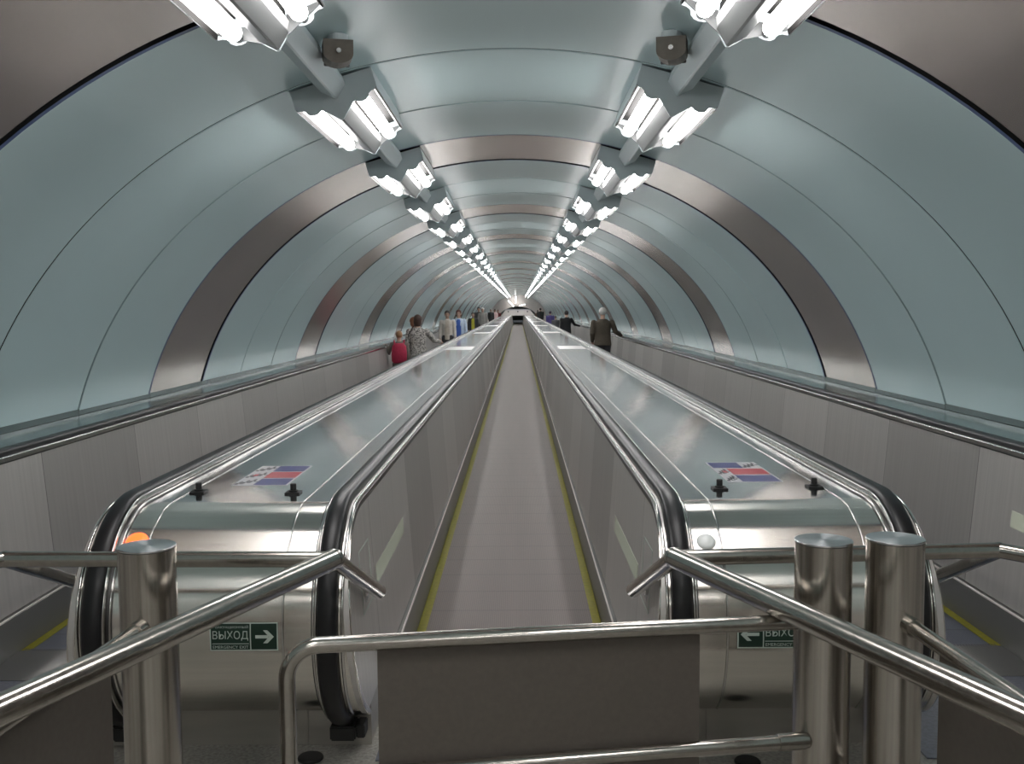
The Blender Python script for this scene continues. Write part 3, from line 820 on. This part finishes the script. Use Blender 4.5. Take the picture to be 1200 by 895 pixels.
def speckle(c0, c1):
    m = mat('mottled coat cloth', c0, 0, .85); nt = m.node_tree; b = nt.nodes['Principled BSDF']
    tc = nt.nodes.new('ShaderNodeTexCoord'); v = nt.nodes.new('ShaderNodeTexVoronoi'); v.inputs['Scale'].default_value = 55
    r = nt.nodes.new('ShaderNodeValToRGB'); r.color_ramp.interpolation = 'CONSTANT'
    r.color_ramp.elements[0].color = (*c0, 1); r.color_ramp.elements[1].color = (*c1, 1); r.color_ramp.elements[1].position = .42
    nt.links.new(tc.outputs['Object'], v.inputs['Vector']); nt.links.new(v.outputs['Color'], r.inputs['Fac']); nt.links.new(r.outputs['Color'], b.inputs['Base Color'])
    return m
def person(label, loc, H, rz, top, legs, hair, skin=(.52, .33, .25), larm=None, rarm=None, build=1.0, coat=.44, fine=True, open_shirt=None, hairlen=.5, female=False, vox=None, head_turn=0, extra=None, group=None):
    """figure faces local +Y; left/right arm: (elbow, hand) in units of height, x towards its own side"""
    root = thing('person', label, 'person', loc, rz, group)
    h = H; b = build
    vox = vox or (.0105 if fine else .02)
    larm = larm or ((.135, .0, .62), (.14, .03, .475)); rarm = rarm or ((.135, .0, .62), (.14, .03, .475))
    sh = .112*b if not female else .10*b
    TM = top if isinstance(top, bpy.types.Material) else cm(top)
    bm = bmesh.new()
    # torso
    rings(bm, [(z*h, 0, y*h, rx*h*b, ry*h*b) for z, y, rx, ry in ((.46, .0, .085, .058), (.50, -.004, .095, .066), (.54, 0, .090, .06), (.60, .002, .078 if female else .084, .052), (.68, .004, .088, .06), (.74, .004, .096, .062), (.79, 0, .096, .052), (.82, -.002, .06, .042), (.84, -.002, .036, .036))])
    limb(bm, [(0, -.002*h, .83*h), (0, .006*h, .885*h)], [.033*h, .031*h])
    # head
    ct = Matrix.Rotation(head_turn, 4, 'Z'); hc = Vector((0, .010*h, .93*h))
    def hp(x, y, z): return ct @ Vector((x*h, y*h, 0))+Vector((0, .010*h, (.93+z)*h))
    ellip(bm, hc+Vector((0, -.004*h, .012*h)), (.046*h, .056*h, .057*h))
    ellip(bm, hp(0, .012, -.028), (.036*h, .038*h, .040*h))
    limb(bm, [hp(0, .050, .004), hp(0, .060, -.018)], [.006*h, .009*h], 8)
    for q in (-1, 1): ellip(bm, hp(q*.047, -.002, -.006), (.007*h, .013*h, .019*h), 10)
    # arms, hands
    for q, arm in ((-1, larm), (1, rarm)):
        S = Vector((q*sh*h, 0, .795*h)); E = Vector((q*arm[0][0]*h, arm[0][1]*h, arm[0][2]*h)); W_ = Vector((q*arm[1][0]*h, arm[1][1]*h, arm[1][2]*h))
        limb(bm, [S, E, W_], [.030*h, .024*h, .016*h])
        dirn = (W_-E).normalized()
        if len(arm) > 2: dirn = Vector((q*arm[2][0], arm[2][1], arm[2][2])).normalized()
        side_ = dirn.cross(Vector((0, 0, 1)))
        if side_.length < .2: side_ = Vector((0, 1, 0))
        side_.normalize(); dn = Vector((0, 0, -1))
        palm = W_+dirn*.030*h
        limb(bm, [W_, palm-side_*.010*h], [.014*h, .013*h], 8); limb(bm, [W_, palm+side_*.010*h], [.014*h, .013*h], 8)
        if fine:
            for i, ln in enumerate((.036, .044, .046, .038)):
                o_ = side_*((i-1.5)*.0115*h); a0 = palm+o_+dirn*.008*h; a1 = a0+dirn*ln*.55*h+dn*.004*h; a2 = a1+dirn*ln*.3*h+dn*ln*.4*h
                limb(bm, [a0, a1, a2], [.0062*h, .0058*h, .005*h], 8)
            th0 = W_+dirn*.012*h-side_*.014*h*q; limb(bm, [th0, th0-side_*.020*h*q+dirn*.014*h, th0-side_*.022*h*q+dirn*.036*h], [.0075*h, .007*h, .006*h], 8)
        else: limb(bm, [palm, palm+dirn*.04*h], [.014*h, .009*h], 8)
    # legs
    for q in (-1, 1):
        limb(bm, [(q*.052*h, 0, .50*h), (q*.056*h, .008*h, .275*h), (q*.056*h, -.006*h, .05*h)], [.052*h*b, .034*h, .022*h])
        limb(bm, [(q*.056*h, -.02*h, .022*h), (q*.062*h, .085*h, .018*h)], [.020*h, .018*h])
    fuse('body', bm, cm(skin, .6), root, vox)
    # top garment
    bm = bmesh.new(); e = .010*h
    bot = coat
    rr = [(bot, -.002, .108, .082), (.50, -.004, .105, .078), (.56, 0, .099, .072), (.62, .002, .090 if female else .098, .064), (.69, .004, .098, .070), (.75, .004, .106, .072), (.795, 0, .104, .060), (.825, -.002, .066, .050), (.843, -.002, .043, .043)]
    if bot >= .5: rr = [rr[0]]+rr[2:]
    rings(bm, [(z*h, 0, y*h, rx*h*b, ry*h*b) for z, y, rx, ry in rr])
    for q, arm in ((-1, larm), (1, rarm)):
        S = Vector((q*sh*h, 0, .792*h)); E = Vector((q*arm[0][0]*h, arm[0][1]*h, arm[0][2]*h)); W_ = Vector((q*arm[1][0]*h, arm[1][1]*h, arm[1][2]*h))
        limb(bm, [S, E, E.lerp(W_, .90)], [.041*h, .035*h, .026*h])
    fuse('jacket', bm, TM, root, vox)
    # trousers and shoes
    bm = bmesh.new()
    rings(bm, [(.455*h, 0, 0, .09*h*b, .066*h*b), (.50*h, 0, -.004*h, .099*h*b, .072*h*b), (.56*h, 0, 0, .092*h*b, .064*h*b)])
    for q in (-1, 1): limb(bm, [(q*.052*h, 0, .49*h), (q*.057*h, .006*h, .275*h), (q*.057*h, -.006*h, .045*h)], [.060*h*b, .044*h, .034*h])
    fuse('trousers', bm, cm(legs), root, max(vox, .014))
    bm = bmesh.new()
    for q in (-1, 1):
        limb(bm, [(q*.056*h, -.024*h, .027*h), (q*.060*h, .04*h, .025*h), (q*.064*h, .092*h, .021*h)], [.026*h, .026*h, .021*h])
    bmesh.ops.bisect_plane(bm, geom=bm.verts[:]+bm.edges[:]+bm.faces[:], plane_co=(0, 0, .0), plane_no=(0, 0, -1), clear_outer=True)
    finish('shoes', bm, cm((.03, .028, .028)), root, smooth=60)
    # hair
    bm = bmesh.new()
    ellip(bm, hc+Vector((0, -.008*h, .019*h)), (.053*h, .061*h, .058*h), 24)
    if hairlen > .3:
        ellip(bm, hp(0, -.022, -.018*hairlen*2), (.054*h, .042*h, (.045+.035*hairlen)*h), 20)
    # keep the face clear
    cutp = hp(0, .040, .03); dirf = ct @ Vector((0, 1, 0))
    bmesh.ops.bisect_plane(bm, geom=bm.verts[:]+bm.edges[:]+bm.faces[:], plane_co=hp(0, .034, .01), plane_no=(dirf+Vector((0, 0, -.75))).normalized(), clear_outer=True)
    for v in bm.verts: v.co += Vector((random.uniform(-1, 1), random.uniform(-1, 1), random.uniform(-1, 1)))*.0018*h
    finish('hair', bm, cm(hair, .6), root, smooth=80)
    # face
    bm = bmesh.new()
    for q in (-1, 1): ellip(bm, hp(q*.018, .0485, .004), (.0065*h, .004*h, .0035*h), 10)
    finish('eyes', bm, cm((.03, .02, .02), .4), root)
    bm = bmesh.new(); ellip(bm, hp(0, .0475, -.036), (.012*h, .005*h, .0035*h), 10); finish('mouth', bm, cm((.35, .10, .09), .5), root)
    if open_shirt:
        bm = bmesh.new(); n = 10; L = []
        for z, w, y in ((.455, .042, .083), (.50, .044, .079), (.56, .046, .073), (.62, .046, .066), (.69, .046, .073), (.75, .046, .075), (.79, .040, .063), (.82, .028, .050)):
            L.append([bm.verts.new((w*h*b*(2*i/n-1), (y*b+.002)*h*math.sqrt(max(0, 1-(.45*(2*i/n-1))**2)), z*h)) for i in range(n+1)])
        for A, B in zip(L, L[1:]):
            for i in range(n): bm.faces.new((A[i], A[i+1], B[i+1], B[i]))
        r = bmesh.ops.extrude_face_region(bm, geom=bm.faces[:])
        for v in r['geom']:
            if isinstance(v, bmesh.types.BMVert): v.co.y -= .012*h
        finish('shirt', bm, cm(open_shirt), root, smooth=60)
    if extra: extra(root, h)
    return root
F_AWAY, F_US = 0, PI
# left lane: woman with her right hand on the rail
def bag(root, h):
    bm = bmesh.new(); box(bm, -.27, -.17, -.10, .12, .80, 1.02, .02); finish('shoulder_bag', bm, cm((.02, .02, .02)), root)
    bm = bmesh.new(); tube(bm, [(-.215, -.02, 1.0), (-.185, -.08, 1.22), (-.10, -.085, 1.36), (-.055, -.04, 1.41), (-.06, .05, 1.36)], .009, 8); finish('bag_strap', bm, cm((.02, .02, .02)), root)
person('woman seen from behind in mottled grey coat, right hand on the rail', (-2.02, 20.6, 0), 1.62, F_AWAY, speckle((.13, .125, .12), (.48, .46, .43)), (.25, .22, .18), (.045, .022, .015),
       rarm=((.205, .055, .675), (.275, .12, .655), (.3, 1, -.25)), coat=.42, female=True, hairlen=.55, build=1.1, extra=bag)
def pack(root, h):
    bm = bmesh.new(); rings(bm, [(z, 0, -.15, rx, ry) for z, rx, ry in ((.66, .11, .05), (.70, .15, .09), (.85, .155, .10), (1.0, .14, .085), (1.06, .09, .05))]); finish('backpack', bm, cm((.42, .025, .07)), root, smooth=60)
    for q in (-1, 1):
        bm = bmesh.new(); tube(bm, [(q*.09, -.10, 1.02), (q*.10, -.02, 1.11), (q*.10, .085, 1.04), (q*.11, .09, .88), (q*.12, -.06, .74)], .014, 8); finish('backpack_strap', bm, cm((.42, .025, .07)), root)
person('child with red backpack, left arm on the wall rail', (-2.36, 20.2, 0), 1.30, .1, (.19, .17, .15), (.05, .05, .07), (.30, .17, .09), larm=((.16, .03, .68), (.225, .12, .79), (.2, 1, 0)), hairlen=.3, extra=pack)
person('red haired girl turned sideways beyond the child with the backpack', (-2.28, 22.3, 0), 1.56, -PI/2, (.28, .24, .22), (.06, .06, .08), (.22, .08, .035), hairlen=.35, female=True, head_turn=.5)
person('man facing the viewer in pale cardigan over dark trousers', (-2.19, 31.6, 0), 1.68, F_US, (.62, .59, .54), (.045, .045, .05), (.04, .03, .025), larm=((.135, 0, .62), (.15, .05, .49)), open_shirt=(.50, .45, .38), hairlen=.1, coat=.54)
person('woman facing the viewer in light blue jacket over bright blue top', (-1.88, 32.4, 0), 1.70, F_US, (.50, .60, .74), (.03, .03, .05), (.13, .045, .03), open_shirt=(.06, .14, .50), hairlen=.45, female=True, build=1.05, coat=.45)
person('boy in black shirt with yellow front behind the blue jacket woman', (-2.03, 46.0, 0), 1.56, F_US, (.04, .04, .045), (.05, .05, .06), (.05, .035, .03), open_shirt=(.50, .45, .05), hairlen=.1, fine=False)
person('man in grey jacket and pale cap farther down the left lane', (-2.0, 57.5, 0), 1.78, F_US, (.33, .32, .30), (.12, .11, .10), (.75, .74, .72), hairlen=.0, fine=False)
person('person in dark clothes beside the pale capped man', (-2.30, 59.5, 0), 1.82, F_US, (.08, .08, .08), (.05, .05, .05), (.03, .03, .03), hairlen=.1, fine=False)
person('dark haired woman in pale pink top near the far left end', (-1.92, 84.0, 0), 1.66, F_US, (.78, .55, .54), (.4, .3, .3), (.04, .025, .02), hairlen=.7, female=True, fine=False, build=1.15)
person('person in dark red jacket, rightmost of the far left group', (-1.70, 86.5, 0), 1.60, F_US, (.16, .04, .04), (.05, .03, .03), (.05, .025, .02), hairlen=.4, fine=False, build=1.1)
person('person in black jacket, leftmost of the far left group', (-2.20, 82.0, 0), 1.70, F_US, (.05, .05, .05), (.05, .05, .05), (.5, .47, .44), hairlen=.3, fine=False)
# right lane
person('white haired man seen from behind in olive brown jacket, right hand on rail', (2.13, 24.6, 0), 1.74, F_AWAY, (.085, .068, .050), (.035, .035, .04), (.62, .60, .57),
       rarm=((.185, .03, .66), (.275, .13, .60), (.1, 1, 0)), larm=((.15, -.01, .64), (.145, .05, .52)), build=1.15, coat=.47, hairlen=.25)
person('person in black jacket ahead of the olive jacket man', (1.98, 40.0, 0), 1.62, F_AWAY, (.014, .014, .016), (.02, .02, .025), (.03, .022, .02), rarm=((.20, .04, .66), (.34, .12, .62), (.1, 1, 0)), build=1.1, fine=False, hairlen=.2)
person('person in purple jacket on the right lane', (1.98, 60.5, 0), 1.54, F_AWAY, (.085, .065, .22), (.08, .08, .10), (.07, .05, .09), build=1.15, fine=False, hairlen=.3)
person('grey clothed person just before the purple jacket', (2.10, 55.0, 0), 1.30, F_AWAY, (.13, .13, .135), (.08, .08, .10), (.15, .12, .10), build=1.2, fine=False, hairlen=.3)
person('person in black coat farthest along the right lane', (1.90, 84.0, 0), 1.72, F_AWAY, (.022, .025, .024), (.02, .02, .02), (.05, .045, .04), build=1.3, fine=False, hairlen=.3)
person('brown jacketed person beside the farthest black coat', (1.55+.25, 90.0, 0), 1.55, F_AWAY, (.12, .085, .06), (.05, .05, .05), (.08, .06, .05), build=1.1, fine=False, hairlen=.3)

# ------------------------------------------------------------------ light and camera
w = bpy.data.worlds.new('World'); SC.world = w; w.use_nodes = True
w.node_tree.nodes['Background'].inputs[0].default_value = (.5, .55, .6, 1); w.node_tree.nodes['Background'].inputs[1].default_value = .05

f_, p_, y_, r_, c_ = 1170, .074, -.0069, .0073, .0572
cy, sy, cp, sp = math.cos(y_), math.sin(y_), math.cos(p_), math.sin(p_)
Fv = Vector((sy*cp, cy*cp, -sp)); Rv = Vector((cy, -sy, 0)); Dv = Fv.cross(Rv)
X = Rv*math.cos(r_)+Dv*math.sin(r_); Yd = Dv*math.cos(r_)-Rv*math.sin(r_)
cam = bpy.data.cameras.new('camera'); co = bpy.data.objects.new('camera', cam); COL.objects.link(co)
m3 = Matrix((X, -Yd, -Fv)).transposed(); m4 = m3.to_4x4(); m4.translation = (c_, 0, 1.75); co.matrix_world = m4
cam.sensor_width = 36; cam.lens = f_/1200*36; cam.clip_end = 300; cam.clip_start = .05
SC.camera = co
SC.view_settings.view_transform = 'Standard'; SC.view_settings.look = 'None'
SC.view_settings.exposure = 1.2; SC.view_settings.gamma = 1; SC.view_settings.use_curve_mapping = False
try:
    SC.cycles.use_denoising = True; SC.cycles.max_bounces = 8; SC.cycles.glossy_bounces = 5; SC.cycles.diffuse_bounces = 4
    SC.cycles.sample_clamp_indirect = 6; SC.cycles.caustics_reflective = True
    SC.cycles.use_adaptive_sampling = True; SC.cycles.adaptive_threshold = .02
except Exception: pass
